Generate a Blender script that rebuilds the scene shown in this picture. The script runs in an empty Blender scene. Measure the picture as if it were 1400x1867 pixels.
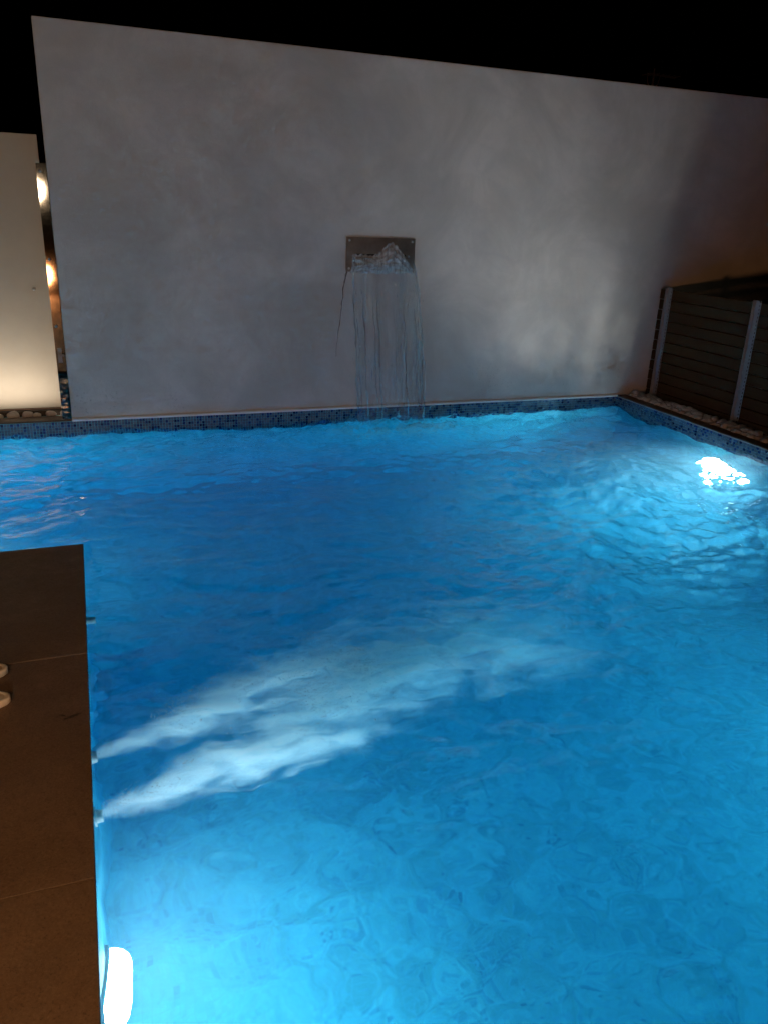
import bpy, bmesh, math, random
import numpy as np
from mathutils import Matrix, Vector
random.seed(7); rng = np.random.default_rng(11)
sc = bpy.context.scene
col = sc.collection

# ------------------------------------------------------------------ camera
YAW, PIT, ROL, CAMH = 0.3668, 0.3595, 0.0412, 1.90
f = Vector((math.sin(YAW)*math.cos(PIT), math.cos(YAW)*math.cos(PIT), -math.sin(PIT)))
r = f.cross(Vector((0, 0, 1))).normalized(); u = r.cross(f)
c_, s_ = math.cos(ROL), math.sin(ROL)
rr = c_*r + s_*u; uu = -s_*r + c_*u
cd = bpy.data.cameras.new('camera'); cam = bpy.data.objects.new('camera', cd); col.objects.link(cam)
cam.matrix_world = Matrix(((rr.x, uu.x, -f.x, 0), (rr.y, uu.y, -f.y, 0), (rr.z, uu.z, -f.z, CAMH), (0, 0, 0, 1)))
cd.sensor_fit = 'VERTICAL'; cd.sensor_height = 24.0; cd.lens = 1444.8/1867*24.0
cd.clip_start = 0.05; cd.clip_end = 500
sc.camera = cam

# ------------------------------------------------------------------ world (night) and lamps
w = bpy.data.worlds.new('World'); sc.world = w; w.use_nodes = True
wn = w.node_tree.nodes; wl = w.node_tree.links
bg = wn['Background']; sky = wn.new('ShaderNodeTexSky'); sky.sky_type = 'NISHITA'; sky.sun_disc = False
sky.sun_elevation = math.radians(-4); sky.sun_rotation = math.radians(200)
wl.new(sky.outputs[0], bg.inputs[0]); bg.inputs[1].default_value = 0.004

def area(name, loc, direction, size, power, color, shape='DISK', size_y=None, spread=180):
    l = bpy.data.lights.new(name, 'AREA'); l.shape = shape; l.size = size
    if size_y: l.size_y = size_y
    l.energy = power; l.color = color; l.spread = math.radians(spread)
    o = bpy.data.objects.new(name, l); col.objects.link(o); o.location = loc
    o.rotation_euler = Vector(direction).to_track_quat('-Z', 'Z').to_euler()
    return o
LA = (5.340, 5.50, -0.60)       # lamp in the right pool wall
LB = (0.000, 2.00, -0.72)      # lamp under the deck edge
area('pool_lamp_light_a', LA, (-1, 0.05, 0.60), 0.28, 74, (1.0, 0.97, 0.93), spread=160)
LC = (5.340, 1.40, -0.50)      # added unseen lamp in the right wall, brightens bubble jets and pool floor
area('added_pool_light_c', LC, (-1, 0.28, 0.06), 0.22, 86, (1.0, 0.98, 0.95), spread=120)
LD = (-1.60, 4.63, -0.60)      # added unseen lamp behind the deck's far edge, brightens the far-left water
area('added_pool_light_d', LD, (0.25, 1, 0.10), 0.22, 58, (0.93, 0.97, 1.0))
area('terrace_lamp_light', (-0.55, -4.2, 2.08), (-0.06, 1, 0.0), 0.45, 19, (1.0, 0.80, 0.55), spread=76)
area('porch_downlight', (-1.3, -1.0, 2.7), (0.10, 0.35, -1), 0.12, 38, (1.0, 0.52, 0.21), spread=110)
area('low_lamp_light', (-0.5, -4.0, 0.42), (0.65, 1, 0.10), 0.40, 88, (1.0, 0.42, 0.16))

v = sc.view_settings; v.view_transform = 'Standard'; v.look = 'None'; v.exposure = 0; v.gamma = 1; v.use_curve_mapping = False
cy = sc.cycles
cy.max_bounces = 9; cy.diffuse_bounces = 3; cy.glossy_bounces = 2; cy.transmission_bounces = 5
cy.transparent_max_bounces = 12; cy.volume_bounces = 6
cy.sample_clamp_indirect = 4; cy.sample_clamp_direct = 0; cy.blur_glossy = 0.5
cy.caustics_reflective = False; cy.caustics_refractive = True
cy.use_denoising = True; cy.use_adaptive_sampling = True; cy.adaptive_threshold = 0.08; cy.adaptive_min_samples = 16; cy.time_limit = 660
cy.volume_step_rate = 1.0; cy.volume_max_steps = 256

# ------------------------------------------------------------------ helpers
def setp(o, label=None, cat=None, group=None, kind=None):
    if label: o['label'] = label
    if cat: o['category'] = cat
    if group: o['group'] = group
    if kind: o['kind'] = kind
    return o

class MB:
    """collects faces into one mesh"""
    def __init__(s): s.v = []; s.f = []; s.m = []
    def face(s, pts, mi=0):
        i = len(s.v); s.v += [tuple(p) for p in pts]; s.f.append(tuple(range(i, i+len(pts)))); s.m.append(mi)
    def box(s, x0, x1, y0, y1, z0, z1, mi=0):
        i = len(s.v)
        s.v += [(x0,y0,z0),(x1,y0,z0),(x1,y1,z0),(x0,y1,z0),(x0,y0,z1),(x1,y0,z1),(x1,y1,z1),(x0,y1,z1)]
        for q in ((0,3,2,1),(4,5,6,7),(0,1,5,4),(1,2,6,5),(2,3,7,6),(3,0,4,7)):
            s.f.append(tuple(i+k for k in q)); s.m.append(mi)
    def tube(s, pts, rad, n=8, cap=True, mi=0):
        pts = [Vector(p) for p in pts]; i = len(s.v); m = len(pts)
        rad = rad if hasattr(rad, '__len__') else [rad]*m
        for k, p in enumerate(pts):
            t = (pts[min(k+1, m-1)] - pts[max(k-1, 0)]).normalized()
            a = t.orthogonal().normalized() if abs(t.z) < .99 else Vector((1, 0, 0))
            if abs(t.z) < .99: a = t.cross(Vector((0, 0, 1))).normalized()
            b = t.cross(a)
            for q in range(n):
                an = 2*math.pi*q/n; s.v.append(tuple(p + (a*math.cos(an) + b*math.sin(an))*rad[k]))
        for k in range(m-1):
            for q in range(n):
                s.f.append((i+k*n+q, i+k*n+(q+1) % n, i+(k+1)*n+(q+1) % n, i+(k+1)*n+q)); s.m.append(mi)
        if cap:
            s.f.append(tuple(i+q for q in range(n))[::-1]); s.m.append(mi)
            s.f.append(tuple(i+(m-1)*n+q for q in range(n))); s.m.append(mi)
    def lathe(s, prof, axis, org, n=32, mi=0):
        """prof: list of (along axis, radius)"""
        a = Vector(axis).normalized(); x = a.orthogonal().normalized(); y = a.cross(x); o = Vector(org); i = len(s.v)
        for t, rd in prof:
            for q in range(n):
                an = 2*math.pi*q/n; s.v.append(tuple(o + a*t + (x*math.cos(an)+y*math.sin(an))*rd))
        for k in range(len(prof)-1):
            for q in range(n):
                s.f.append((i+k*n+q, i+k*n+(q+1) % n, i+(k+1)*n+(q+1) % n, i+(k+1)*n+q)); s.m.append(mi)
    def build(s, name, mats, parent=None, smooth=False, bevel=0, solid=0, subsurf=0, org=None):
        me = bpy.data.meshes.new(name)
        vs = s.v if org is None else [(p[0]-org[0], p[1]-org[1], p[2]-org[2]) for p in s.v]
        me.from_pydata(vs, [], s.f); me.update()
        mats = mats if isinstance(mats, (list, tuple)) else [mats]
        for m in mats: me.materials.append(m)
        if len(mats) > 1: me.polygons.foreach_set('material_index', s.m)
        if smooth: me.polygons.foreach_set('use_smooth', [True]*len(me.polygons))
        o = bpy.data.objects.new(name, me); col.objects.link(o)
        if parent: o.parent = parent
        if org is not None: o.location = org
        if solid:
            md = o.modifiers.new('solid', 'SOLIDIFY'); md.thickness = solid; md.offset = 0
        if bevel:
            md = o.modifiers.new('bevel', 'BEVEL'); md.width = bevel; md.segments = 2; md.limit_method = 'ANGLE'
        if subsurf:
            md = o.modifiers.new('sub', 'SUBSURF'); md.levels = subsurf; md.render_levels = subsurf
        return o

def empty(name, loc=(0, 0, 0)):
    o = bpy.data.objects.new(name, None); col.objects.link(o); o.location = loc; return o

class NT:
    """small node-graph helper"""
    def __init__(s, name):
        s.m = bpy.data.materials.new(name); s.m.use_nodes = True; s.t = s.m.node_tree; s.t.nodes.clear()
        s.out = s.t.nodes.new('ShaderNodeOutputMaterial')
    def n(s, typ, ins=None, **kw):
        nd = s.t.nodes.new('ShaderNode'+typ)
        for k, val in kw.items(): setattr(nd, k, val)
        for k, val in (ins or {}).items():
            if isinstance(val, bpy.types.NodeSocket): s.t.links.new(val, nd.inputs[k])
            else: nd.inputs[k].default_value = val
        return nd
    def math(s, op, a, b=None, c=None, clamp=False):
        ins = {0: a}
        if b is not None: ins[1] = b
        if c is not None: ins[2] = c
        return s.n('Math', ins, operation=op, use_clamp=clamp).outputs[0]
    def mapr(s, x, a, b, c=0., d=1., smooth=False):
        return s.n('MapRange', {0: x, 1: a, 2: b, 3: c, 4: d}, interpolation_type='SMOOTHSTEP' if smooth else 'LINEAR').outputs[0]
    def mix(s, fac, a, b):
        nd = s.n('Mix', {}, data_type='RGBA')
        for k, val in ((0, fac), (6, a), (7, b)):
            if isinstance(val, bpy.types.NodeSocket): s.t.links.new(val, nd.inputs[k])
            else: nd.inputs[k].default_value = val
        return nd.outputs[2]
    def noise(s, vec, scale, detail=4, rough=.5, dist=0, out=0, dim='3D'):
        return s.n('TexNoise', {'Vector': vec, 'Scale': scale, 'Detail': detail, 'Roughness': rough, 'Distortion': dist}, noise_dimensions=dim).outputs[out]
    def obj(s): return s.n('TexCoord').outputs['Object']
    def pos(s): return s.n('NewGeometry').outputs['Position']
    def surf(s, sh): s.t.links.new(sh, s.out.inputs['Surface']); return s.m
    def vol(s, sh): s.t.links.new(sh, s.out.inputs['Volume']); return s.m
    def bump(s, h, strength=.3, dist=.01):
        return s.n('Bump', {'Height': h, 'Strength': strength, 'Distance': dist}).outputs[0]

def rgb(*c): return (c[0], c[1], c[2], 1)
def simple(name, c, rough=.5, metal=0, var=.15, scale=20, bump=.1, bscale=80, spec=.5, coat=0):
    t = NT(name); p = t.pos()
    nz = t.noise(p, scale, 5, .6)
    k = t.mapr(nz, .25, .75, 1-var, 1+var)
    cc = t.n('VectorMath', {0: c[:3], 3: k}, operation='SCALE').outputs[0]
    bs = t.n('BsdfPrincipled', {'Base Color': cc, 'Roughness': rough, 'Metallic': metal, 'Specular IOR Level': spec, 'Coat Weight': coat})
    if bump: t.t.links.new(t.bump(t.noise(p, bscale, 4, .6), bump, .004), bs.inputs['Normal'])
    return t.surf(bs.outputs[0])

# ------------------------------------------------------------------ materials
def mat_plaster():
    t = NT('plaster'); p = t.pos()
    base = t.mix(t.mapr(t.noise(p, 1.15, 6, .62, .6), .32, .66, 0, 1, True), rgb(.51, .50, .465), rgb(.68, .655, .61))  # plaster mottling, deepened to paint in soft caustic blotches of pool light
    base = t.mix(t.math('MULTIPLY', t.mapr(t.noise(p, 3.7, 6, .68, 1.0), .42, .66, 0, 1, True), .45), base, rgb(.55, .54, .50))
    # trowel marks, stretched sideways
    mp = t.n('Mapping', {'Vector': p, 'Scale': (1.2, 1, 2.2)}).outputs[0]
    tro = t.noise(mp, 2.4, 6, .62, .8)
    base = t.mix(t.math('MULTIPLY', t.mapr(tro, .45, .8, 0, 1, True), .35), base, rgb(.50, .50, .50))
    # mildew specks and splash dirt near the waterline, in patches
    z = t.n('SeparateXYZ', {0: p}).outputs
    low = t.mapr(z[2], .75, .15, 0, 1, True)
    patch = t.mapr(t.noise(p, 1.6, 4, .6), .46, .66, 0, 1, True)
    speck = t.mapr(t.noise(p, 46, 4, .75), .56, .68, 0, 1)
    base = t.mix(t.math('MULTIPLY', t.math('MULTIPLY', low, patch), t.math('MULTIPLY', speck, .55)), base, rgb(.16, .16, .14))
    # a few single specks
    vo = t.n('TexVoronoi', {'Vector': p, 'Scale': 1.7, 'Randomness': 1.0}).outputs['Distance']
    base = t.mix(t.math('MULTIPLY', t.math('LESS_THAN', vo, .014), .7), base, rgb(.1, .09, .08))
    h = t.math('ADD', t.math('MULTIPLY', t.noise(p, 9, 5, .6), .7), t.math('MULTIPLY', t.noise(p, 120, 3, .6), .25))
    bs = t.n('BsdfPrincipled', {'Base Color': base, 'Roughness': .82, 'Specular IOR Level': .3, 'Normal': t.bump(h, .45, .012)})
    return t.surf(bs.outputs[0])

def mosaic_color(t, cell):
    wn_ = t.n('TexWhiteNoise', {'Vector': cell}, noise_dimensions='3D').outputs
    cr = t.n('ValToRGB', {0: wn_[0]}); e = cr.color_ramp; e.interpolation = 'CONSTANT'
    cols = [(0, (.09, .60, .73)), (.25, (.11, .63, .75)), (.48, (.08, .57, .72)), (.68, (.06, .51, .69)), (.80, (.14, .66, .76)), (.95, (.04, .42, .63)), (.985, (.02, .24, .50))]
    e.elements[0].position = 0; e.elements[0].color = rgb(*cols[0][1]); e.elements[1].position = cols[1][0]; e.elements[1].color = rgb(*cols[1][1])
    for ps, c in cols[2:]:
        q = e.elements.new(ps); q.color = rgb(*c)
    return cr.outputs[0]

def mat_mosaic():
    """glass mosaic lining under the water: 25 mm tiles, grouted"""
    t = NT('pool_mosaic'); p = t.pos()
    sc_ = t.n('VectorMath', {0: p, 3: 1/.025}, operation='SCALE').outputs[0]
    off = t.n('VectorMath', {0: sc_, 1: (.37, .41, .43)}).outputs[0]
    cell = t.n('VectorMath', {0: off}, operation='FLOOR').outputs[0]
    nrm = t.n('NewGeometry').outputs['Normal']
    # drop the coordinate along the surface normal
    an = t.n('VectorMath', {0: nrm}, operation='ABSOLUTE').outputs[0]
    keep = t.n('VectorMath', {0: (1, 1, 1), 1: an}, operation='SUBTRACT').outputs[0]
    keep = t.n('VectorMath', {0: keep, 1: (.5, .5, .5)}, operation='ADD').outputs[0]
    keep = t.n('VectorMath', {0: keep}, operation='FLOOR').outputs[0]
    cell = t.n('VectorMath', {0: cell, 1: keep}, operation='MULTIPLY').outputs[0]
    # clusters of darker tiles
    colr = mosaic_color(t, cell)
    cl = t.mapr(t.noise(p, 3.4, 3, .6), .38, .66, 0, 1, True)
    wn2 = t.n('TexWhiteNoise', {'Vector': t.n('VectorMath', {0: cell, 1: (31.3, 7.7, 3.1)}).outputs[0]}).outputs[0]
    colr = t.mix(t.math('MULTIPLY', cl, t.math('GREATER_THAN', wn2, .84)), colr, rgb(.03, .34, .58))
    pale = t.mapr(t.noise(p, 4.2, 5, .65, 1.0), .40, .62, 0, 1, True)  # mottled caustic light on the lining, painted into the tile colour
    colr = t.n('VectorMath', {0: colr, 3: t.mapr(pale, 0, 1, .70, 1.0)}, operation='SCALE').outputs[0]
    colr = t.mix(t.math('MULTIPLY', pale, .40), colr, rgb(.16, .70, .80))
    fr = t.n('VectorMath', {0: off}, operation='FRACTION').outputs[0]
    ds = t.n('VectorMath', {0: fr, 1: (.5, .5, .5)}, operation='SUBTRACT').outputs[0]
    ds = t.n('VectorMath', {0: ds}, operation='ABSOLUTE').outputs[0]
    ds = t.n('VectorMath', {0: ds, 1: keep}, operation='MULTIPLY').outputs[0]
    sx = t.n('SeparateXYZ', {0: ds}).outputs
    mx = t.math('MAXIMUM', t.math('MAXIMUM', sx[0], sx[1]), sx[2])
    colr = t.mix(t.math('GREATER_THAN', mx, .455), colr, rgb(.10, .51, .67))
    bs = t.n('BsdfPrincipled', {'Base Color': colr, 'Roughness': .35})
    return t.surf(bs.outputs[0])

def mat_water():
    t = NT('pool_water'); p = None
    fr = t.n('Fresnel', {'IOR': 1.33}).outputs[0]
    refr = t.n('BsdfRefraction', {'Color': rgb(1, 1, 1), 'Roughness': 0.0, 'IOR': 1.33}).outputs[0]
    gl = t.n('BsdfGlossy', {'Color': rgb(1, 1, 1), 'Roughness': 0.03}).outputs[0]
    s = t.n('MixShader', {0: fr, 1: refr, 2: gl}).outputs[0]
    t.surf(s)
    va = t.n('VolumeAbsorption', {'Color': rgb(0.0, .80, .975), 'Density': .65}).outputs[0]
    vs = t.n('VolumeScatter', {'Color': rgb(.45, .85, 1.0), 'Density': .22, 'Anisotropy': .75}).outputs[0]
    t.vol(t.n('AddShader', {0: va, 1: vs}).outputs[0])
    return t.m

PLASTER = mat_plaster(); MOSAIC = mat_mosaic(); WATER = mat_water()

# ------------------------------------------------------------------ key dimensions
YW = 7.20; XL = -0.155; XR = 5.45; HW = 3.16; XD = -0.106; YD = 4.54; ZC = 0.12; ZD = 0.05; FLOOR = -1.45
PX0, PY0 = -2.6, -1.6           # outer extent of the pool to the left and behind the camera

# ------------------------------------------------------------------ ground, basin, deck
EARTH = simple('dark_earth', (.045, .035, .028), .95, var=.3, scale=6, bump=.4, bscale=30)
COPING = simple('brown_stone_coping', (.10, .062, .042), .6, var=.2, scale=14, bump=.15, bscale=60)
TRIM = simple('white_trim', (.82, .81, .78), .45, var=.06, scale=12, bump=.06)
gb = MB()
X0, X1, Y0, Y1 = -90, 90, -90, 90
zg = .10
gb.face([(X0, YW+.25, zg), (X1, YW+.25, zg), (X1, Y1, zg), (X0, Y1, zg)])
gb.face([(XR+.06, Y0, zg), (X1, Y0, zg), (X1, YW+.25, zg), (XR+.06, YW+.25, zg)])
gb.face([(X0, Y0, zg), (PX0-.12, Y0, zg), (PX0-.12, YW+.25, zg), (X0, YW+.25, zg)])
gb.face([(PX0-.12, Y0, zg-.06), (XR+.06, Y0, zg-.06), (XR+.06, PY0-.12, zg-.06), (PX0-.12, PY0-.12, zg-.06)])
setp(gb.build('ground', EARTH), kind='structure')

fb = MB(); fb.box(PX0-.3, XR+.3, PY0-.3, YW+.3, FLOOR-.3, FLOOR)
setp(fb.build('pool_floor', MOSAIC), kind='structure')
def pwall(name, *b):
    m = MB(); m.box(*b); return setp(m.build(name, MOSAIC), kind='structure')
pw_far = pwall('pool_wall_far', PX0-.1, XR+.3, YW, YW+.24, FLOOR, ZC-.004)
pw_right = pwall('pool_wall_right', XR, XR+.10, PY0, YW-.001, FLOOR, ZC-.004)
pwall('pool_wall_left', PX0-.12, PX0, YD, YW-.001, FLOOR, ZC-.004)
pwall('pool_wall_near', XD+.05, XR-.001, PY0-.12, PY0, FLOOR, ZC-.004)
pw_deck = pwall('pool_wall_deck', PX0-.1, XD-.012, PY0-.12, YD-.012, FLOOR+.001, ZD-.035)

# mosaic band above the waterline, tile by tile (25 mm tiles: too small to pick apart)
TM = [simple('mosaic_tile_'+n, c, .25, var=.12, scale=60, bump=0) for n, c in
      (('pale', (.12, .18, .25)), ('grey_blue', (.085, .14, .21)), ('mid_blue', (.035, .085, .20)), ('blue', (.016, .045, .18)), ('navy', (.008, .018, .09)))]
GROUT = simple('pool_grout', (.16, .20, .24), .8, var=.08, bump=0)
def band(parent, org, du, nn, length, rows=7):
    m = MB(); P = .025; g = .0013
    n = int(length/P)
    D = Vector(du); N = Vector(nn); O = Vector(org)
    for i in range(n):
        for k in range(rows):
            a = O + D*(i*P+g); b = O + D*((i+1)*P-g)
            z1 = -k*P - g; z0 = -(k+1)*P + g
            rv = random.random(); mi = 0 if rv < .36 else 1 if rv < .68 else 2 if rv < .80 else 3 if rv < .91 else 4
            th = N*(.004+random.uniform(-.0006, .0006))
            A, B = a+th, b+th
            Z = lambda q, z: (q.x, q.y, q.z+z)
            m.face([Z(A, z0), Z(B, z0), Z(B, z1), Z(A, z1)], mi)
            m.face([Z(a, z1), Z(A, z1), Z(B, z1), Z(b, z1)], mi); m.face([Z(a, z0), Z(b, z0), Z(B, z0), Z(A, z0)], mi)
            m.face([Z(a, z0), Z(A, z0), Z(A, z1), Z(a, z1)], mi); m.face([Z(b, z0), Z(b, z1), Z(B, z1), Z(B, z0)], mi)
    o = m.build('mosaic_band', TM, parent); o['kind'] = 'stuff'; return o
band(pw_far, (PX0, YW, ZC-.006), (1, 0, 0), (0, -1, 0), XR-PX0)
band(pw_right, (XR, YW-.006, ZC-.006), (0, -1, 0), (-1, 0, 0), 5.2)

# coping of the right edge and of the short stretch left of the tall wall
cb = MB(); cb.box(XR-.006, XR+.115, PY0, YW-.002, ZC-.002, ZC+.014)
setp(cb.build('coping_right', COPING, bevel=.003), kind='structure')
tb = MB(); tb.box(XR-.012, XR-.0065, PY0, YW-.03, ZC-.004, ZC+.006)
setp(tb.build('edge_trim_right', simple('grey_edge_trim', (.34, .34, .34), .45, var=.08), bevel=.001), kind='structure')
cb = MB(); cb.box(PX0, XL-.004, YW-.006, YW+.16, ZC-.002, ZC+.012)
setp(cb.build('coping_far', COPING, bevel=.003), kind='structure')

# deck of large brown slabs
def mat_deck():
    t = NT('brown_deck_slab'); p = t.pos(); oi = t.n('ObjectInfo').outputs['Random']
    n1 = t.noise(p, 2.2, 6, .65, .6); n2 = t.noise(p, 13, 6, .7); n3 = t.noise(p, 150, 3, .7)
    c = t.mix(t.mapr(n1, .35, .68, 0, 1, True), rgb(.150, .088, .052), rgb(.235, .145, .088))
    c = t.mix(t.mapr(n2, .35, .7), c, rgb(.175, .112, .070))
    c = t.mix(t.math('MULTIPLY', t.mapr(n3, .54, .70), .75), c, rgb(.05, .030, .020))
    c = t.mix(t.math('MULTIPLY', t.mapr(n3, .46, .34), .45), c, rgb(.30, .20, .13))
    c = t.mix(t.math('MULTIPLY', oi, .25), c, rgb(.15, .10, .065))
    # rusty water stains
    st = t.mapr(t.noise(p, 5.5, 4, .6, 1.2), .60, .72, 0, 1, True)
    c = t.mix(t.math('MULTIPLY', st, .35), c, rgb(.12, .075, .045))
    c = t.mix(t.math('MULTIPLY', t.mapr(t.noise(p, 60, 5, .75), .56, .70, 0, 1, True), .5), c, rgb(.085, .050, .030))
    xy = t.n('SeparateXYZ', {0: p}).outputs
    dr = t.math('ABSOLUTE', t.math('ADD', t.math('SUBTRACT', xy[1], 2.80), t.math('MULTIPLY', t.math('SUBTRACT', t.noise(p, 9, 3, .6), .5), .10)))
    dm = t.math('MULTIPLY', t.mapr(dr, .012, .006, 0, 1, True), t.mapr(xy[0], -.235, -.215, 0, 1))
    c = t.mix(t.math('MULTIPLY', dm, t.mapr(t.noise(p, 22, 3, .6), .42, .52, 0, .9, True)), c, rgb(.022, .013, .008))
    ro = t.mapr(n2, .3, .7, .42, .68)
    bs = t.n('BsdfPrincipled', {'Base Color': c, 'Roughness': ro, 'Normal': t.bump(t.math('ADD', n3, t.math('MULTIPLY', n2, .5)), .25, .004)})
    return t.surf(bs.outputs[0])
DECKM = mat_deck()
deck = empty('deck', (0, 0, 0)); setp(deck, kind='structure')
dy = [YD, 3.272, 1.952, .632, -.688, -2.008, -3.328, -4.6]
for i in range(len(dy)-1):
    xs = [XD, -1.43, -2.72, -4.0]
    for k in range(3):
        m = MB(); m.box(xs[k+1]+.0015, xs[k]-(.0015 if k else 0), dy[i+1]+.0012, dy[i]-(.0012 if i else 0), ZD-.03, ZD-.0008*((i+k) % 2))
        m.build('slab', DECKM, deck, bevel=.003)
m = MB(); m.box(-4.0, XD-.03, -4.6, YD-.03, FLOOR+.002, ZD-.0315)
m.build('bedding', simple('deck_grout', (.03, .020, .014), .95), deck)

# ------------------------------------------------------------------ tall plastered wall
wroot = empty('plaster_wall', (2.6, YW, ZC)); org = Vector((2.6, YW, ZC))
m = MB(); m.box(XL-2.6, 10.5-2.6, .0, .22, -.003, HW-ZC)
m.build('wall_body', PLASTER, wroot, bevel=.008)
m = MB(); n = 60
prof = [(-.026, -.002), (-.028, .012), (-.022, .020), (.002, .026), (.002, -.002)]
for k in range(len(prof)-1):
    m.face([(XL-2.6, prof[k][0], prof[k][1]), (XR-2.6-.0, prof[k][0], prof[k][1]), (XR-2.6, prof[k+1][0], prof[k+1][1]), (XL-2.6, prof[k+1][0], prof[k+1][1])])
m.face([(XL-2.6, q[0], q[1]) for q in prof])
m.build('base_trim', TRIM, wroot)
setp(wroot, 'tall smooth pale plaster wall behind the far edge of the pool', 'wall')

# ------------------------------------------------------------------ water
def fft_noise(nx, ny, d, lmin, lmax, p, ax=1.0, seed=0):
    g = np.random.default_rng(seed); kx = np.fft.fftfreq(nx, d)[:, None]; ky = np.fft.rfftfreq(ny, d)[None, :]
    k = np.sqrt((kx*ax)**2 + (ky/ax)**2) + 1e-9
    amp = k**(-p)*np.exp(-(1/(k*lmax))**4)*np.exp(-(k*lmin)**4)
    ph = g.normal(size=k.shape) + 1j*g.normal(size=k.shape)
    h = np.fft.irfft2(amp*ph, s=(nx, ny)); return h/h.std()
D = .015
gx = np.arange(PX0-.06, XR+.07, D); gy = np.arange(PY0-.06, YW+.07, D)
nx, ny = len(gx), len(gy); Xg, Yg = np.meshgrid(gx, gy, indexing='ij')
def blob(x, y, sx, sy): return np.exp(-(((Xg-x)/sx)**2 + ((Yg-y)/sy)**2))
swell = fft_noise(nx, ny, D, .30, 1.6, 1.8, 1.25, 1)
chop = fft_noise(nx, ny, D, .09, .40, 1.7, 1.2, 2)
fine = fft_noise(nx, ny, D, .045, .13, 1.1, 1.1, 3)
fall = blob(2.75, 6.90, 1.3, .55); lampz = blob(4.0, 4.6, 1.5, 1.4); jetz = blob(1.2, 2.95, 1.3, .5); farz = np.exp(-((YW-Yg)/.6)**2); leftz = blob(-.5, 6.2, 1.3, 1.0)
midz = blob(2.2, 4.6, 2.2, 1.6)
Zg = (swell*(.0080 + .010*lampz + .008*farz) + chop*(.0021 + .0085*fall + .0048*lampz + .0022*jetz + .0034*farz + .0028*leftz + 0.0016*midz)
      + fine*(.0008 + .0038*fall + .0018*lampz + .0010*jetz + .0010*farz + .0004*midz))
# water slides smoothly past the deck wall and lies calmer in the corner beyond the lamp
calm = 1-.65*np.exp(-np.maximum(Xg-XD, 0)/.25)*(Yg < YD+.1); Zg *= calm
quiet = np.clip(blob(4.95, 6.05, .75, .50)*.9 + blob(5.02, 5.12, .50, .36)*.85 + blob(.05, 1.55, .40, .55)*.9, 0, .92)
Zg = Zg*(1-quiet) + quiet*(swell*.0095 + chop*.0006)
# expanding rings from the falling water
for fx, fy in ((2.42, 6.96), (2.97, 6.95)):
    rd = np.hypot(Xg-fx, Yg-fy); Zg += .006*np.sin(rd*2*np.pi/.16)*np.exp(-rd/.45)
me = bpy.data.meshes.new('pool_water')
top = np.stack([Xg, Yg, Zg], -1).reshape(-1, 3)
ii = (np.arange(nx-1)[:, None]*ny + np.arange(ny-1)[None, :]).reshape(-1)
quads = np.stack([ii, ii+ny, ii+ny+1, ii+1], -1).tolist()
vs = top.tolist(); zb = FLOOR-.12; b0 = len(vs)
ring = [i*ny for i in range(nx)] + [(nx-1)*ny+j for j in range(1, ny)] + [i*ny+ny-1 for i in range(nx-2, -1, -1)] + [j for j in range(ny-2, 0, -1)]
for i in ring: vs.append((vs[i][0], vs[i][1], zb))
nr = len(ring)
sides = [(ring[k], b0+k, b0+(k+1) % nr, ring[(k+1) % nr]) for k in range(nr)]
me.from_pydata(vs, [], quads + sides + [tuple(b0+k for k in range(nr))[::-1]]); me.update()
me.polygons.foreach_set('use_smooth', [True]*len(quads) + [False]*(nr+1))
me.materials.append(WATER)
water = bpy.data.objects.new('pool_water', me); col.objects.link(water); setp(water, kind='structure')
def water_z(x, y):
    i = int(round((x-gx[0])/D)); j = int(round((y-gy[0])/D)); return float(Zg[min(max(i, 0), nx-1), min(max(j, 0), ny-1)])
# closed mesh with outward normals
bm = bmesh.new(); bm.from_mesh(me); bmesh.ops.recalc_face_normals(bm, faces=bm.faces); bm.to_mesh(me); bm.free()

# ------------------------------------------------------------------ pool lamps
STEEL = simple('brushed_steel', (.62, .60, .57), .28, 1.0, var=.1, scale=30, bump=.05)
def emis(name, c, s):
    t = NT(name); return t.surf(t.n('Emission', {'Color': rgb(*c), 'Strength': s}).outputs[0])
def pool_lamp(loc, ax_, label, power):
    LENS = emis('lit_lamp_lens', (.93, .97, 1), power)
    e = empty('pool_lamp', loc); setp(e, label, 'pool lamp', 'lit lamps in the pool walls')
    m = MB(); m.lathe([(-.01, .158), (.004, .158), (.010, .153), (.010, .142), (.004, .138)], ax_, (0, 0, 0), 40)
    m.build('rim', STEEL, e, smooth=True)
    m = MB(); m.lathe([(.004, .138), (.030, .133), (.056, .116), (.074, .088), (.084, .046), (.087, .0005)], ax_, (0, 0, 0), 40)
    m.build('lens', LENS, e, smooth=True)
    return e
pool_lamp((XR-.004, LA[1], LA[2]), (-1, 0, 0), 'glaring white lamp in the right pool wall below the stones', 62).scale = (1, 1.3, 1.3)
pool_lamp((XR-.004, LC[1], LC[2]), (-1, 0, 0), 'added unseen lamp in the right pool wall, brightens the bubble jets', 25)
pool_lamp((LD[0], YD-.008, LD[2]), (0, 1, 0), 'added unseen lamp in the deck wall, brightens the far-left water', 20)
pool_lamp((XD-.008, LB[1], LB[2]), (1, 0, 0), 'glaring white lamp under the edge of the brown deck', 160)

for n_ in ('pool_lamp_light_a',):
    bpy.data.lights[n_].cycles.is_caustics_light = True
water.cycles.is_caustics_caster = True
for o in wroot.children: o.cycles.is_caustics_receiver = True

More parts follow.
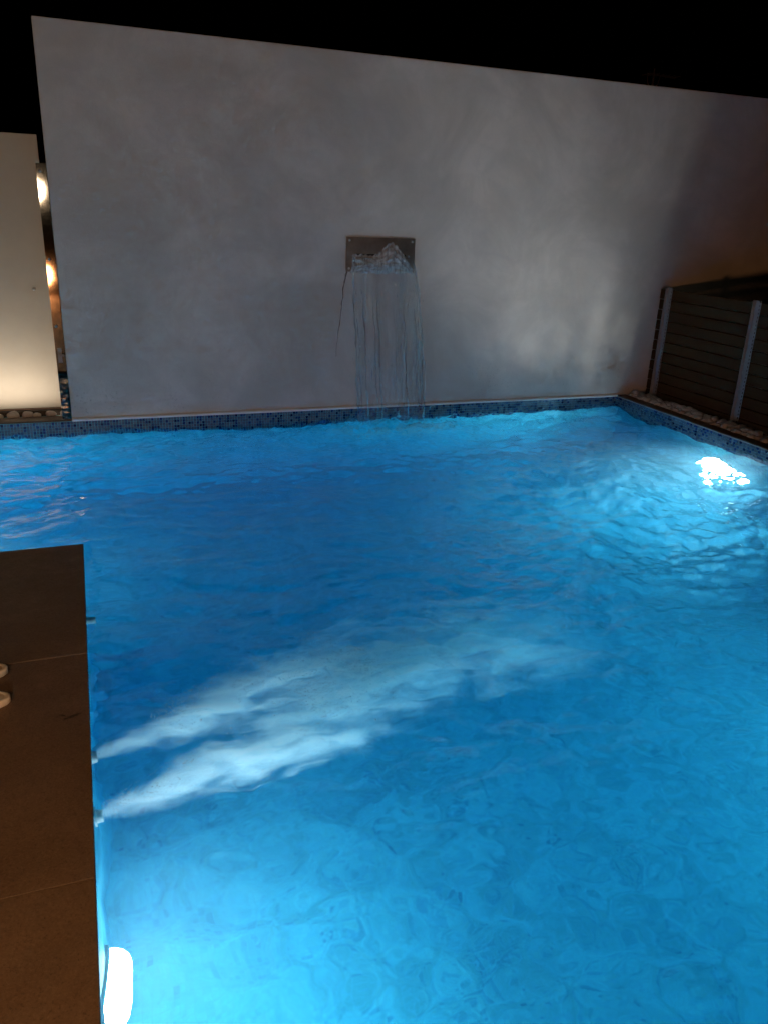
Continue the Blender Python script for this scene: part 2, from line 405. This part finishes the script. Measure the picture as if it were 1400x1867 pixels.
# ------------------------------------------------------------------ stainless waterfall spout
PLATE = simple('wet_stainless_plate', (.40, .31, .24), .38, 1.0, var=.25, scale=9, bump=.08, bscale=40)
DARK = simple('dark_slot', (.01, .01, .01), .8, var=0, bump=0)
sp = empty('waterfall_spout', (2.63, YW, 1.54))
def L(x, y, z): return (x-2.63, y-YW, z-1.54)
px0, px1, pz0, pz1 = 2.295, 2.96, 1.395, 1.695; sx0, sx1, sz0, sz1 = 2.385, 2.875, 1.528, 1.552
m = MB(); yb, yf = -.0005, -.014
def B(m, x0, x1, z0, z1, y0=yf, y1=yb): m.box(x0-2.63, x1-2.63, y0, y1, z0-1.54, z1-1.54)
B(m, px0, px1, sz1, pz1); B(m, px0, px1, pz0, sz0); B(m, px0, sx0, sz0, sz1); B(m, sx1, px1, sz0, sz1)
m.build('plate', PLATE, sp)
m = MB(); B(m, sx0, sx1, sz0, sz1, -.006, -.001); m.build('slot', DARK, sp)
m = MB(); B(m, sx0-.004, sx1+.004, sz0-.006, sz0-.001, -.045, -.0145); m.build('lip', PLATE, sp, bevel=.001)
for x in (px0+.028, px1-.028):
    for z in (pz0+.028, pz1-.028):
        m = MB(); m.lathe([(0, .011), (.004, .0105), (.006, .007), (.0065, .0005)], (0, -1, 0), (x-2.63, yf, z-1.54), 14)
        m.build('screw', STEEL, sp, smooth=True)
for x in (2.365, 2.90):
    m = MB(); m.lathe([(0, .010), (.008, .009), (.010, .0005)], (0, -1, 0), (x-2.63, yf, .0), 12); m.build('slot_screw', STEEL, sp, smooth=True)
setp(sp, 'dark wet stainless steel spout plate set in the plaster wall', 'spout')

# ------------------------------------------------------------------ waterfall
def mat_sheet():
    t = NT('falling_water_sheet'); p = t.pos()
    mp = t.n('Mapping', {'Vector': p, 'Scale': (9, 4, .9)}).outputs[0]
    st = t.noise(mp, 1.0, 5, .6, .5)
    mp2 = t.n('Mapping', {'Vector': p, 'Scale': (110, 20, 5)}).outputs[0]
    st2 = t.noise(mp2, 1.0, 3, .6)
    nb = t.bump(t.math('ADD', st, t.math('MULTIPLY', st2, .3)), .25, .01)
    fr = t.n('Fresnel', {'IOR': 1.33, 'Normal': nb}).outputs[0]
    tr = t.n('BsdfTransparent', {'Color': rgb(.95, .975, .985)}).outputs[0]
    gl = t.n('BsdfGlossy', {'Roughness': .08, 'Normal': nb}).outputs[0]
    df = t.n('BsdfDiffuse', {'Color': rgb(.75, .85, .9)}).outputs[0]; tl = t.n('BsdfTranslucent', {'Color': rgb(.75, .85, .9)}).outputs[0]
    wh = t.n('MixShader', {0: .5, 1: df, 2: tl}).outputs[0]
    k = t.math('MULTIPLY', t.mapr(st, .38, .68, .03, .34, True), t.mapr(st2, .3, .7, .6, 1.))
    a = t.n('MixShader', {0: k, 1: tr, 2: wh}).outputs[0]
    return t.surf(t.n('MixShader', {0: t.math('MULTIPLY', fr, .45), 1: a, 2: gl}).outputs[0])
def mat_white_water(name, lo, hi, sx, sz, tlu=.6):
    t = NT(name); p = t.pos()
    mp = t.n('Mapping', {'Vector': p, 'Scale': (sx, sx*.6, sz)}).outputs[0]
    st = t.noise(mp, 1.0, 6, .65, .7)
    nb = t.bump(st, .4, .012)
    bs = t.n('BsdfPrincipled', {'Base Color': rgb(.86, .92, .93), 'Roughness': .25, 'Normal': nb, 'Specular IOR Level': .6}).outputs[0]
    tl = t.n('BsdfTranslucent', {'Color': rgb(.75, .85, .9)}).outputs[0]
    s1 = t.n('MixShader', {0: tlu, 1: bs, 2: tl}).outputs[0]
    tr = t.n('BsdfTransparent', {'Color': rgb(.96, .98, .985)}).outputs[0]
    return t.surf(t.n('MixShader', {0: t.mapr(st, .35, .68, lo, hi, True), 1: tr, 2: s1}).outputs[0])
SHEET = mat_sheet(); FROTH = mat_white_water('frothing_water', .42, .95, 40, 9, .2); STRAND = mat_white_water('falling_water_strand', .04, .28, 60, 4); BEAD = mat_white_water('water_droplet', .22, .55, 40, 40)
wf = empty('waterfall', (2.66, 7.05, 0))
def WL(p): return (p[0]-2.66, p[1]-7.05, p[2])
def smooth1d(n, k, seed):
    g = np.random.default_rng(seed); a = g.normal(size=n+4*k); ker = np.hanning(2*k+1); ker /= ker.sum(); a = np.convolve(a, ker, 'same')[2*k:2*k+n]; return a/(a.std()+1e-9)
nu, nv = 60, 110
m = MB(); rows = []
wob = [smooth1d(nv, 9, 40+k) for k in range(4)]; fold = smooth1d(nu, 4, 50); fold2 = smooth1d(nu, 2, 51)
def edge(vv):
    """left and right edge of the falling sheet at fall fraction vv"""
    xl = 2.335 + .085*vv**1.2; xr = 2.905 + .19*math.sqrt(vv)
    return xl, xr
for j in range(nv):
    vv = j/(nv-1); z = 1.525 - 1.545*vv; xl, xr = edge(vv)
    yy = YW - .050 - .095*math.sqrt(vv)
    for i in range(nu):
        uu_ = i/(nu-1); x = xl + (xr-xl)*uu_ + .004*wob[1][j]
        y = yy + (.010*fold[i] + .004*fold2[i])*min(1, vv*3) + .006*wob[0][j]*(uu_-.5) - .03*(1-(2*uu_-1)**2)*vv*.6
        m.v.append(WL((x, y, z)))
for j in range(nv-1):
    for i in range(nu-1):
        uu_ = (i+.5)/nu; vv = (j+.5)/nv
        # the sheet tears open lower down, leaving bands
        hole = fold[i] + .55*fold2[i] + .5*wob[2][j]
        if 0 and vv > .42 and abs(uu_-.62) < .22*min(1, (vv-.42)*2.2) and hole > .55: continue
        if 0 and vv > .5 and abs(uu_-.28) < .14*min(1, (vv-.5)*2.2) and hole > .7: continue
        k = j*nu+i; m.f.append((k, k+1, k+nu+1, k+nu)); m.m.append(0)
m.build('sheet', SHEET, wf, smooth=True)
def strand(pts, rad, seed, name='strand', mat=None, n=9):
    N = 46; w1 = smooth1d(N, 4, seed); w2 = smooth1d(N, 2, seed+1); P = []; R = []
    for k in range(N):
        q = k/(N-1)*(len(pts)-1); i0 = min(int(q), len(pts)-2); fr_ = q-i0
        p = Vector(pts[i0]).lerp(Vector(pts[i0+1]), fr_) + Vector((.0035*w1[k], .003*w2[k], 0))
        P.append(WL(p)); i_ = k/(N-1); R.append(max(.0012, (rad[0]*(1-i_) + rad[1]*i_)*(1+.35*w2[k])))
    m = MB(); m.tube(P, R, n); return m.build(name, mat or STRAND, wf, smooth=True)
def sheetp(uu_, vv, dy=0):
    xl, xr = edge(vv); return (xl+(xr-xl)*uu_, YW-.050-.095*math.sqrt(vv)-.018*(1-(2*uu_-1)**2)*vv+dy, 1.525-1.545*vv)
strand([sheetp(.0, q) for q in np.linspace(.05, 1, 8)], (.005, .015), 60)
strand([sheetp(.045, q) for q in np.linspace(.35, 1, 8)], (.003, .010), 62)
strand([sheetp(1.0, q) for q in np.linspace(.04, 1, 8)], (.009, .013), 64)
strand([sheetp(.95, q) for q in np.linspace(.15, 1, 8)], (.004, .011), 66)
strand([sheetp(.90+.02*q, q) for q in np.linspace(.30, 1, 8)], (.003, .007), 68)
strand([sheetp(.62, q) for q in np.linspace(.30, .62, 8)], (.002, .003), 72)
# thin trickle down the plaster beside the sheet
strand([(2.305, 7.190, 1.392), (2.285, 7.194, 1.28), (2.262, 7.195, 1.14), (2.262, 7.195, 1.06), (2.235, 7.196, .86), (2.21, 7.197, .62)], (.0045, .0015), 80, 'trickle', simple('wet_trickle', (.13, .12, .11), .2, var=.3, scale=40, bump=0), 7)
# froth spilling over the plate
nu2, nv2 = 56, 30; m = MB()
g5 = fft_noise(nu2, nv2, .01, .03, .14, 1.2, 1.6, 9)
for j in range(nv2):
    vv = j/(nv2-1)
    for i in range(nu2):
        a = i/(nu2-1); x = 2.345 + .575*a + .03*vv*(a-.4)
        top_ = 1.545 + (.095*math.exp(-((a-.60)/.13)**2) + .055*math.exp(-((a-.74)/.10)**2))
        if a > .86: top_ -= (a-.86)*.62
        top_ += .006*fold2[i]
        z = top_ + (1.385-top_)*vv
        bulge = (.035 + .030*math.exp(-((a-.62)/.22)**2))*math.sin(math.pi*min(1, .12+.75*vv)) + .006*g5[i, j]
        m.v.append(WL((x, YW-.016-max(.002, bulge), z + .003*g5[i, j])))
for j in range(nv2-1):
    for i in range(nu2-1):
        k = j*nu2+i; m.f.append((k, k+1, k+nu2+1, k+nu2)); m.m.append(0)
m.build('froth', FROTH, wf, smooth=True)
# loose drops
ico = bmesh.new(); bmesh.ops.create_icosphere(ico, subdivisions=1, radius=1); iv = [v_.co.copy() for v_ in ico.verts]; ifc = [tuple(q.index for q in f_.verts) for f_ in ico.faces]; ico.free()
def blobm(m, c, s):
    i = len(m.v)
    for q in iv: m.v.append((c[0]+q.x*s[0], c[1]+q.y*s[1], c[2]+q.z*s[2]))
    for q in ifc: m.f.append(tuple(i+k for k in q)); m.m.append(0)
m = MB()
for k in range(150):
    vv = random.uniform(.15, .98); ue = random.choice([random.gauss(.93, .07), random.gauss(.05, .06), random.uniform(0, 1), random.gauss(.93, .07)])
    x, y, z = sheetp(ue, vv, random.gauss(0, .012)); q = random.uniform(.0012, .0032)
    blobm(m, WL((x, y, z)), (q, q, q*random.uniform(1.5, 7)))
o = m.build('drops', BEAD, wf, smooth=True); o['kind'] = 'stuff'
setp(wf, 'thin sheet of water falling from the steel spout into the pool', 'waterfall')

# foam and splash where it lands
m = MB()
for k in range(600):
    cx, cy_ = random.choice([(2.44, 7.00), (3.08, 6.99), (2.75, 6.97), (3.02, 6.86)])
    x = random.gauss(cx, .15); y = min(7.17, random.gauss(cy_-.03, .11)); q = random.uniform(.002, .006)
    z = water_z(x, y) + (abs(random.gauss(0, .035)) if random.random() < .22 else -q*.3)
    blobm(m, (x, y, z), (q, q, q*.8))
setp(m.build('splash_foam', BEAD, smooth=True), 'white foam beads splashing where the waterfall lands', 'foam', kind='stuff')

# ------------------------------------------------------------------ bubble jets from the deck wall
_perm = np.random.default_rng(5).random((32, 32, 32))
def vnoise(P):
    """tileable value noise, P: (n,3)"""
    i0 = np.floor(P).astype(int); fr_ = P-i0; fr_ = fr_*fr_*(3-2*fr_); out = 0
    for a in (0, 1):
        for b in (0, 1):
            for c in (0, 1):
                wgt = (fr_[:, 0] if a else 1-fr_[:, 0])*(fr_[:, 1] if b else 1-fr_[:, 1])*(fr_[:, 2] if c else 1-fr_[:, 2])
                out = out + wgt*_perm[(i0[:, 0]+a) % 32, (i0[:, 1]+b) % 32, (i0[:, 2]+c) % 32]
    return out
def fbm(P, oct_=4):
    t = 0; a = .5; s = 0
    for k in range(oct_): t = t + a*vnoise(P*2**k + 7.3*k); s += a; a *= .55
    return t/s
def mat_bubble():
    t = NT('air_bubble'); d = t.n('BsdfDiffuse', {'Color': rgb(.93, .95, .96)}).outputs[0]; l = t.n('BsdfTranslucent', {'Color': rgb(.93, .95, .96)}).outputs[0]
    a = t.n('MixShader', {0: .65, 1: d, 2: l}).outputs[0]; tr = t.n('BsdfTransparent').outputs[0]
    return t.surf(t.n('MixShader', {0: .35, 1: a, 2: tr}).outputs[0])
BUB = mat_bubble()
OV = np.array([(1, 0, 0), (-1, 0, 0), (0, 1, 0), (0, -1, 0), (0, 0, 1), (0, 0, -1)], float)
OF = np.array([(0, 2, 4), (2, 1, 4), (1, 3, 4), (3, 0, 4), (2, 0, 5), (1, 2, 5), (3, 1, 5), (0, 3, 5)])
def bubbles(name, P, rad, stretch):
    n = len(P); V = P[:, None, :] + OV[None]*np.stack([rad*stretch, rad, rad], -1)[:, None, :]
    F = (OF[None] + 6*np.arange(n)[:, None, None]).reshape(-1, 3)
    me = bpy.data.meshes.new(name); me.vertices.add(n*6); me.vertices.foreach_set('co', V.reshape(-1))
    me.loops.add(len(F)*3); me.loops.foreach_set('vertex_index', F.reshape(-1).astype(np.int32))
    me.polygons.add(len(F)); me.polygons.foreach_set('loop_start', np.arange(0, len(F)*3, 3, dtype=np.int32)); me.polygons.foreach_set('loop_total', np.full(len(F), 3, np.int32))
    me.update(calc_edges=True); me.materials.append(BUB)
    me.polygons.foreach_set('use_smooth', [True]*len(F))
    o = bpy.data.objects.new(name, me); col.objects.link(o); return o
def jet(x0, length, yc, zc, rad, A, decay, nscale, seed, nspeck, label):
    """milky cone of fine air bubbles: a volume, plus the larger single bubbles that break away along its rim"""
    poly = lambda c, q: c[0]+c[1]*q+c[2]*q*q
    m = MB(); N = 30; n = 20
    for k in range(N):
        q = length*k/(N-1); rk = max(.012, poly(rad, q))*1.15
        for a in range(n):
            an = 2*math.pi*a/n; m.v.append((q, poly(yc, q)-yc[0]+rk*math.cos(an), min(poly(zc, q)+rk*.8*math.sin(an), -.070)-zc[0]))
    for k in range(N-1):
        for a in range(n): m.f.append((k*n+a, k*n+(a+1) % n, (k+1)*n+(a+1) % n, (k+1)*n+a)); m.m.append(0)
    m.f.append(tuple(range(n))[::-1]); m.f.append(tuple((N-1)*n+a for a in range(n))); m.m += [0, 0]
    t = NT('milky_bubbles'); p = t.obj(); xyz = t.n('SeparateXYZ', {0: p}).outputs; q = xyz[0]
    pn = lambda c, c0: t.math('MULTIPLY_ADD', q, t.math('MULTIPLY_ADD', q, c[2], c[1]), c0)
    # the stream meanders
    mw = t.n('Mapping', {'Vector': p, 'Location': (seed*3, 0, 0), 'Scale': (1, 1, 1)}).outputs[0]
    wv = t.n('VectorMath', {0: t.noise(mw, 2.6, 3, .6, 0, 1), 1: (.5, .5, .5)}, operation='SUBTRACT').outputs[0]
    wx = t.n('SeparateXYZ', {0: wv}).outputs; grow = t.mapr(q, 0, 1.0, 0, .55)
    dyv = t.math('ADD', t.math('SUBTRACT', xyz[1], pn(yc, 0.)), t.math('MULTIPLY', wx[1], grow)); dzv = t.math('MULTIPLY', t.math('SUBTRACT', xyz[2], pn(zc, 0.)), 1.3)
    d = t.math('DIVIDE', t.math('SQRT', t.math('ADD', t.math('MULTIPLY', dyv, dyv), t.math('MULTIPLY', dzv, dzv))), t.math('MAXIMUM', pn(rad, rad[0]), .012))
    mp = t.n('Mapping', {'Vector': p, 'Location': (seed, 0, 0), 'Scale': (.30, 1, .8)}).outputs[0]
    nz = t.noise(mp, nscale, 9, .66, .7)
    d2 = t.math('ADD', d, t.math('MULTIPLY', t.math('SUBTRACT', .5, nz), t.mapr(q, 0, .6, .8, 2.6)))
    fall_ = t.mapr(d2, .92, .10, 0, 1, True)
    tex = t.mapr(nz, .40, .60, .15, 1.6, True)
    dec = t.math('EXPONENT', t.math('MULTIPLY', q, -decay)); end = t.mapr(q, length, length*.55, 0, 1, True)
    den = t.math('MULTIPLY', t.math('MULTIPLY', t.math('MULTIPLY', fall_, tex), t.math('MULTIPLY', dec, end)), A)
    t.vol(t.n('VolumeScatter', {'Color': rgb(.985, .99, 1.0), 'Density': den, 'Anisotropy': -.2}).outputs[0])
    t.m.cycles.volume_step_rate = .5
    o = m.build('bubble_jet', t.m); o.location = (x0, yc[0], zc[0]); setp(o, label, 'bubble jet', 'bubble jets blown into the pool from the deck wall')
    g = np.random.default_rng(int(seed*10)); sq = length*.75*g.random(nspeck)**.8; R_ = np.maximum(.012, rad[0]+rad[1]*sq+rad[2]*sq*sq)
    ang = g.normal(.9, .9, nspeck); rr_ = R_*g.uniform(.55, 1.15, nspeck)
    P = np.stack([sq, yc[1]*sq+yc[2]*sq*sq+rr_*np.cos(ang), zc[1]*sq+zc[2]*sq*sq+.7*rr_*np.sin(ang)], -1)
    P = P[fbm(P*np.array([6, 9, 9])+seed, 4) > .50]; P[:, 2] = np.minimum(P[:, 2], -.045-zc[0])
    b = bubbles('bubbles', P, g.uniform(.0010, .0026, len(P)), 1.8); b.parent = o; b['kind'] = 'stuff'
    return o
jet(XD+.015, 2.55, (2.735, .40, -.110), (-.19, .12, -.034), (.040, .33, -.070), 17, .36, 12.0, 3.1, 9000, 'larger whiter bubble jet, farther of the two from the camera')
jet(XD+.015, 1.60, (2.45, .17, .10), (-.22, .12, -.02), (.040, .27, -.060), 19, .60, 13.0, 8.7, 3500, 'shorter fainter bubble jet, nearer of the two to the camera')
# bubbles driven under by the waterfall
g = np.random.default_rng(21); n = 30000
c0 = np.array([(2.45, 7.02), (3.05, 7.00), (2.75, 6.98)])[g.integers(0, 3, n)]
P = np.stack([c0[:, 0]+g.normal(size=n)*.20, np.minimum(c0[:, 1]-np.abs(g.normal(size=n))*.16, 7.17), -.02-np.abs(g.normal(size=n))*.07], -1)
P = P[fbm(P*np.array([7, 9, 7])+3.3, 4) > .47]
setp(bubbles('fall_bubbles', P, g.uniform(.0012, .0028, len(P)), 1.2), 'cloud of fine bubbles under the foot of the waterfall', 'bubbles', kind='stuff')
PLASTIC = simple('white_plastic_fitting', (.78, .78, .76), .35, var=.05, bump=0)
def nozzle(y, z, label, r0=.03, ln=.03):
    m = MB(); m.lathe([(-.004, r0*1.5), (.006, r0*1.45), (.008, r0), (ln, r0*.85), (ln, r0*.55), (.0, r0*.5)], (1, 0, 0), (0, 0, 0), 20)
    o = m.build('jet_nozzle', PLASTIC, smooth=False); o.location = (XD-.012, y, z); setp(o, label, 'nozzle', 'nozzles in the deck wall'); return o
nozzle(2.735, -.20, 'white jet nozzle at the root of the larger bubble jet')
nozzle(2.45, -.24, 'white jet nozzle at the root of the shorter bubble jet')
nozzle(3.76, -.10, 'small white nozzle without bubbles near the far deck corner', .026, .05)

# ------------------------------------------------------------------ fence on the right
WOOD = None
def mat_wood():
    t = NT('dark_fence_board'); p = t.pos(); oi = t.n('ObjectInfo').outputs['Random']
    off = t.n('CombineXYZ', {0: t.math('MULTIPLY', oi, 9.)}).outputs[0]
    q = t.n('VectorMath', {0: p, 1: off}).outputs[0]
    mp = t.n('Mapping', {'Vector': q, 'Scale': (20, 1.2, 26)}).outputs[0]
    g = t.noise(mp, 1.6, 6, .6, .6)
    c = t.mix(g, rgb(.035, .018, .007), rgb(.100, .052, .022)); c = t.mix(t.math('MULTIPLY', oi, .4), c, rgb(.062, .034, .015))
    bs = t.n('BsdfPrincipled', {'Base Color': c, 'Roughness': .7, 'Specular IOR Level': .15, 'Normal': t.bump(g, .3, .004)})
    return t.surf(bs.outputs[0])
WOOD = mat_wood()
fence = empty('fence', (5.82, 6.0, .10))
zt, pitch = 1.268, .1075
k = 0; z1 = zt
while z1 > .14:
    z0 = max(z1-pitch+.007, .105)
    for (ya, yb_) in ((5.822, 7.188), (3.2, 5.818)):
        m = MB(); m.box(0, .024, ya-6.0, yb_-6.0, z0-.10, z1-.10)
        m.build('board', WOOD, fence, bevel=.004).location.x = random.uniform(-.003, .003)
    z1 -= pitch; k += 1
ALU = simple('galvanised_angle', (.36, .37, .38), .42, .55, var=.12, scale=25, bump=.08)
def post(yc_):
    """slotted angle: a plain flange against the boards and a punched one standing out"""
    m = MB(); H = 1.19; y0, y1 = -.040, .032
    m.box(-.058, -.0245, y1-.003, y1, 0, H)                      # flange standing out
    cols_ = [y0, y0+.010, y0+.022, y1-.0032]; nh = 34; dz = H/nh  # flange along the boards, punched near its free edge
    for c in range(3):
        if c == 1:
            for r_ in range(nh): m.box(-.0245, -.0215, cols_[c], cols_[c+1], r_*dz, r_*dz+dz*.5)
        else: m.box(-.0245, -.0215, cols_[c], cols_[c+1], 0, H)
    o = m.build('post', ALU, fence); o.location = (.016, yc_-6.0, 0)
for y_ in (7.035, 5.815, 4.58): post(y_)
setp(fence, 'low dark brown board fence with pale metal posts beside the pool', 'fence')

# ------------------------------------------------------------------ pebbles
def mat_pebble():
    t = NT('river_pebble'); p = t.pos(); oi = t.n('ObjectInfo').outputs['Random']
    cr = t.n('ValToRGB', {0: oi}); e = cr.color_ramp
    e.elements[0].color = rgb(.58, .51, .46); e.elements[1].color = rgb(.76, .71, .66)
    for ps, c in ((.3, (.68, .62, .57)), (.55, (.54, .45, .40)), (.75, (.69, .63, .56))): e.elements.new(ps).color = rgb(*c)
    c = t.mix(t.math('MULTIPLY', t.mapr(t.noise(p, 40, 5, .65), .45, .7), .4), cr.outputs[0], rgb(.30, .25, .21))
    bs = t.n('BsdfPrincipled', {'Base Color': c, 'Roughness': .6, 'Normal': t.bump(t.noise(p, 70, 4, .6), .2, .003)})
    return t.surf(bs.outputs[0])
PEB = mat_pebble(); pmesh = []
for k in range(9):
    bm = bmesh.new(); bmesh.ops.create_icosphere(bm, subdivisions=3, radius=1)
    g = random.Random(k); ph = [(Vector((g.gauss(0, 1), g.gauss(0, 1), g.gauss(0, 1))).normalized(), g.uniform(-.16, .16), g.uniform(1.2, 2.4)) for _ in range(6)]
    for v_ in bm.verts:
        n_ = v_.co.normalized(); v_.co = n_*(1+sum(a*math.sin(fq*n_.dot(dv)*2) for dv, a, fq in ph))
    for f_ in bm.faces: f_.smooth = True
    mm = bpy.data.meshes.new('pebble'); bm.to_mesh(mm); bm.free(); mm.materials.append(PEB); pmesh.append(mm)
def pebble(x, y, z, s, label, group):
    o = bpy.data.objects.new('pebble', random.choice(pmesh)); col.objects.link(o)
    o.location = (x, y, z); o.rotation_euler = (random.uniform(-.3, .3), random.uniform(-.3, .3), random.uniform(0, 6.28))
    o.scale = (s*random.uniform(1.0, 1.35), s*random.uniform(.8, 1.05), s*random.uniform(.62, .85)); setp(o, label, 'pebble', group)
LR = 'pale rounded pebble in the bed between pool edge and brown fence'; GR = 'pebbles along the foot of the fence'
y = 7.14
while y > 4.9:
    sz = random.uniform(.033, .048)
    pebble(5.605+random.uniform(-.012, .012), y, .118+sz*.35, sz, LR, GR)
    y -= sz*random.uniform(1.75, 2.1)
y = 7.12
while y > 4.9:
    sz = random.uniform(.033, .048)
    pebble(5.665+random.uniform(-.018, .018), y, .118+sz*.5+random.uniform(0, .012), sz, LR, GR)
    y -= sz*random.uniform(1.8, 2.5)
y = 7.12
while y > 4.9:
    sz = random.uniform(.033, .048)
    pebble(5.735+random.uniform(-.018, .012), y, .120+sz*.4, sz, LR, GR)
    y -= sz*random.uniform(1.9, 2.7)
LLB = 'grey pebble in the row under the lit cream panel'; GL = 'pebbles under the lit panel'
x = -.205
while x > -1.3:
    sz = random.uniform(.036, .046); pebble(x, 7.405+random.uniform(-.012, .012), ZC+sz*.42, sz, LLB, GL); x -= sz*random.uniform(2.1, 2.9)

# ------------------------------------------------------------------ lit cream panel and steel strip on the left
CREAM = simple('cream_panel', (.42, .355, .265), .55, var=.05, scale=5, bump=.05, bscale=90)
pn = empty('cream_panel', (-1.0, 7.78, .10))
m = MB(); m.box(-.9, .780, 0, .03, .012, 2.303); m.build('board', CREAM, pn, bevel=.002)
m = MB(); m.box(-.9, .780, -.012, .034, .0, .010); m.build('base_rail', simple('copper_brown_rail', (.16, .08, .04), .5, .2, var=.2), pn)
for x, z in ((.63, 1.065),):
    m = MB(); m.lathe([(0, .012), (.004, .012), (.007, .007), (.0075, .0005)], (0, -1, 0), (x, 0, z), 14); m.build('screw', STEEL, pn, smooth=True)
setp(pn, 'cream panel lit from below beside the tall wall', 'panel')
ss = empty('steel_strip', (-.195, 7.212, .125))
MIR = simple('polished_steel', (.075, .064, .055), .04, 1.0, var=.5, scale=16, bump=.012, bscale=9)
m = MB(); NZ = 40
for k in range(NZ+1):
    z = .012 + 2.03*k/NZ; bend = .0004*math.sin(z*2.3)+.0001*math.sin(z*7.1)
    m.v += [(-.036, bend, z), (.037, bend+.0005, z)]
for k in range(NZ): m.f.append((2*k, 2*k+1, 2*k+3, 2*k+2)); m.m.append(0)
m.build('strip', MIR, ss, solid=.004)
for z in (1.985, 1.33, .80, .18):
    m = MB(); m.lathe([(0, .012), (.005, .011), (.008, .006), (.0085, .0005)], (0, -1, 0), (-.01, -.003, z), 14); m.build('screw', STEEL, ss, smooth=True)
m = MB(); m.box(-.02, .012, -.028, -.003, .50, .62); m.box(-.004, .030, -.040, -.027, .555, .572); m.build('bracket', simple('grey_bracket', (.16, .16, .16), .5, .6), ss, bevel=.002)
setp(ss, 'narrow polished steel strip between cream panel and tall wall', 'steel strip')
ls = empty('light_channel', (-.95, 7.475, .10))
m = MB(); m.box(-.8, .62, -.028, -.022, 0, .062); m.box(-.8, .62, .022, .026, 0, .012); m.box(-.8, .62, -.022, .022, 0, .004)
m.build('channel', simple('dark_bronze_channel', (.05, .04, .035), .5, .6), ls)
m = MB(); m.box(-.79, .61, -.020, .020, .0045, .012); m.build('diffuser', emis('lit_warm_strip', (1.0, .84, .70), 2.0), ls)
setp(ls, 'low warm light channel hidden behind pebbles at the cream panel', 'light')
area('panel_uplight', (-.95, 7.475, .116), (0, .10, 1), 1.36, 12.5, (1.0, .90, .79), 'RECTANGLE', .035)

# ------------------------------------------------------------------ sandals on the deck
SOLE = simple('pale_rubber_sole', (.74, .66, .56), .5, var=.08, scale=30, bump=.1)
INS = simple('tan_insole', (.52, .38, .26), .7, var=.15, scale=40, bump=.2)
INS2 = simple('pale_insole', (.66, .56, .47), .7, var=.12, scale=40, bump=.2)
def sandal(x, y, rz, ins, label, sc_=1.):
    e = empty('sandal', (x, y, ZD)); e.rotation_euler.z = rz
    N = 44; out = []
    for k in range(N):
        a = 2*math.pi*k/N; cx = math.cos(a); sn = math.sin(a); lx = .5*(cx-1)*.262*sc_
        wd = (.046 + .007*cx)*sc_*(abs(sn)**.8)*(1 if sn >= 0 else -1); out.append((lx, wd))
    def ringv(k, z): return [((p[0]+.131*sc_)*k-.131*sc_, p[1]*k, z) for p in out]
    m = MB(); rings = [ringv(.95, 0), ringv(1.0, .006), ringv(1.0, .026), ringv(.975, .031), ringv(.86, .031), ringv(.83, .026)]
    for rg in rings: m.v += rg
    for j in range(len(rings)-1):
        for k in range(N): m.f.append((j*N+k, j*N+(k+1) % N, (j+1)*N+(k+1) % N, (j+1)*N+k)); m.m.append(0)
    m.f.append(tuple(range(N))[::-1]); m.m.append(0)
    m.build('sole', SOLE, e, smooth=True)
    m = MB(); m.v += ringv(.835, .0275); m.f.append(tuple(range(N))); m.m.append(0); m.build('insole', ins, e)
    # arched strap across the foot
    m = MB(); K = 14
    for k in range(K+1):
        a = math.pi*k/K; yy = math.cos(a)*.050*sc_; zz = .018+math.sin(a)*.055
        m.v += [(-.135*sc_, yy, zz), (-.075*sc_, yy*.98, zz*.92)]
    for k in range(K): m.f.append((2*k, 2*k+1, 2*k+3, 2*k+2)); m.m.append(0)
    m.build('strap', SOLE, e, smooth=True, solid=.004)
    setp(e, label, 'sandal', 'pair of sandals on the deck'); return e
sandal(-.392, 2.975, math.radians(4), INS2, 'pale sandal on the deck, nearer of the two to the camera')
sandal(-.416, 3.195, math.radians(-3), INS, 'tan sandal on the deck, farther of the two from the camera')
# ------------------------------------------------------------------ roof aerial beyond the wall
RUST = simple('rusty_aerial_tube', (.62, .30, .22), .6, .3, var=.2)
ae = empty('roof_aerial', (8.92, 12.0, .10))
m = MB(); m.tube([(0, 0, 0), (0, 0, 4.14)], .016, 8); m.build('mast', RUST, ae)
m = MB(); m.tube([(-.13, 0, 4.055), (.46, .05, 4.05)], .016, 6); m.build('boom', RUST, ae)
for k in range(6):
    x = -.10+.108*k; m = MB(); m.tube([(x, -.16+.01*k, 4.055), (x, .18-.01*k, 4.055)], .006, 6); m.build('element', RUST, ae)
for sg in (-1, 1):
    m = MB(); m.tube([(sg*.125, 0, 4.04), (sg*.10, 0, 3.93), (sg*.045, 0, 3.87), (0, 0, 3.85)], .006, 6); m.build('brace', RUST, ae)
setp(ae, 'faint reddish television aerial rising behind the tall wall', 'aerial')
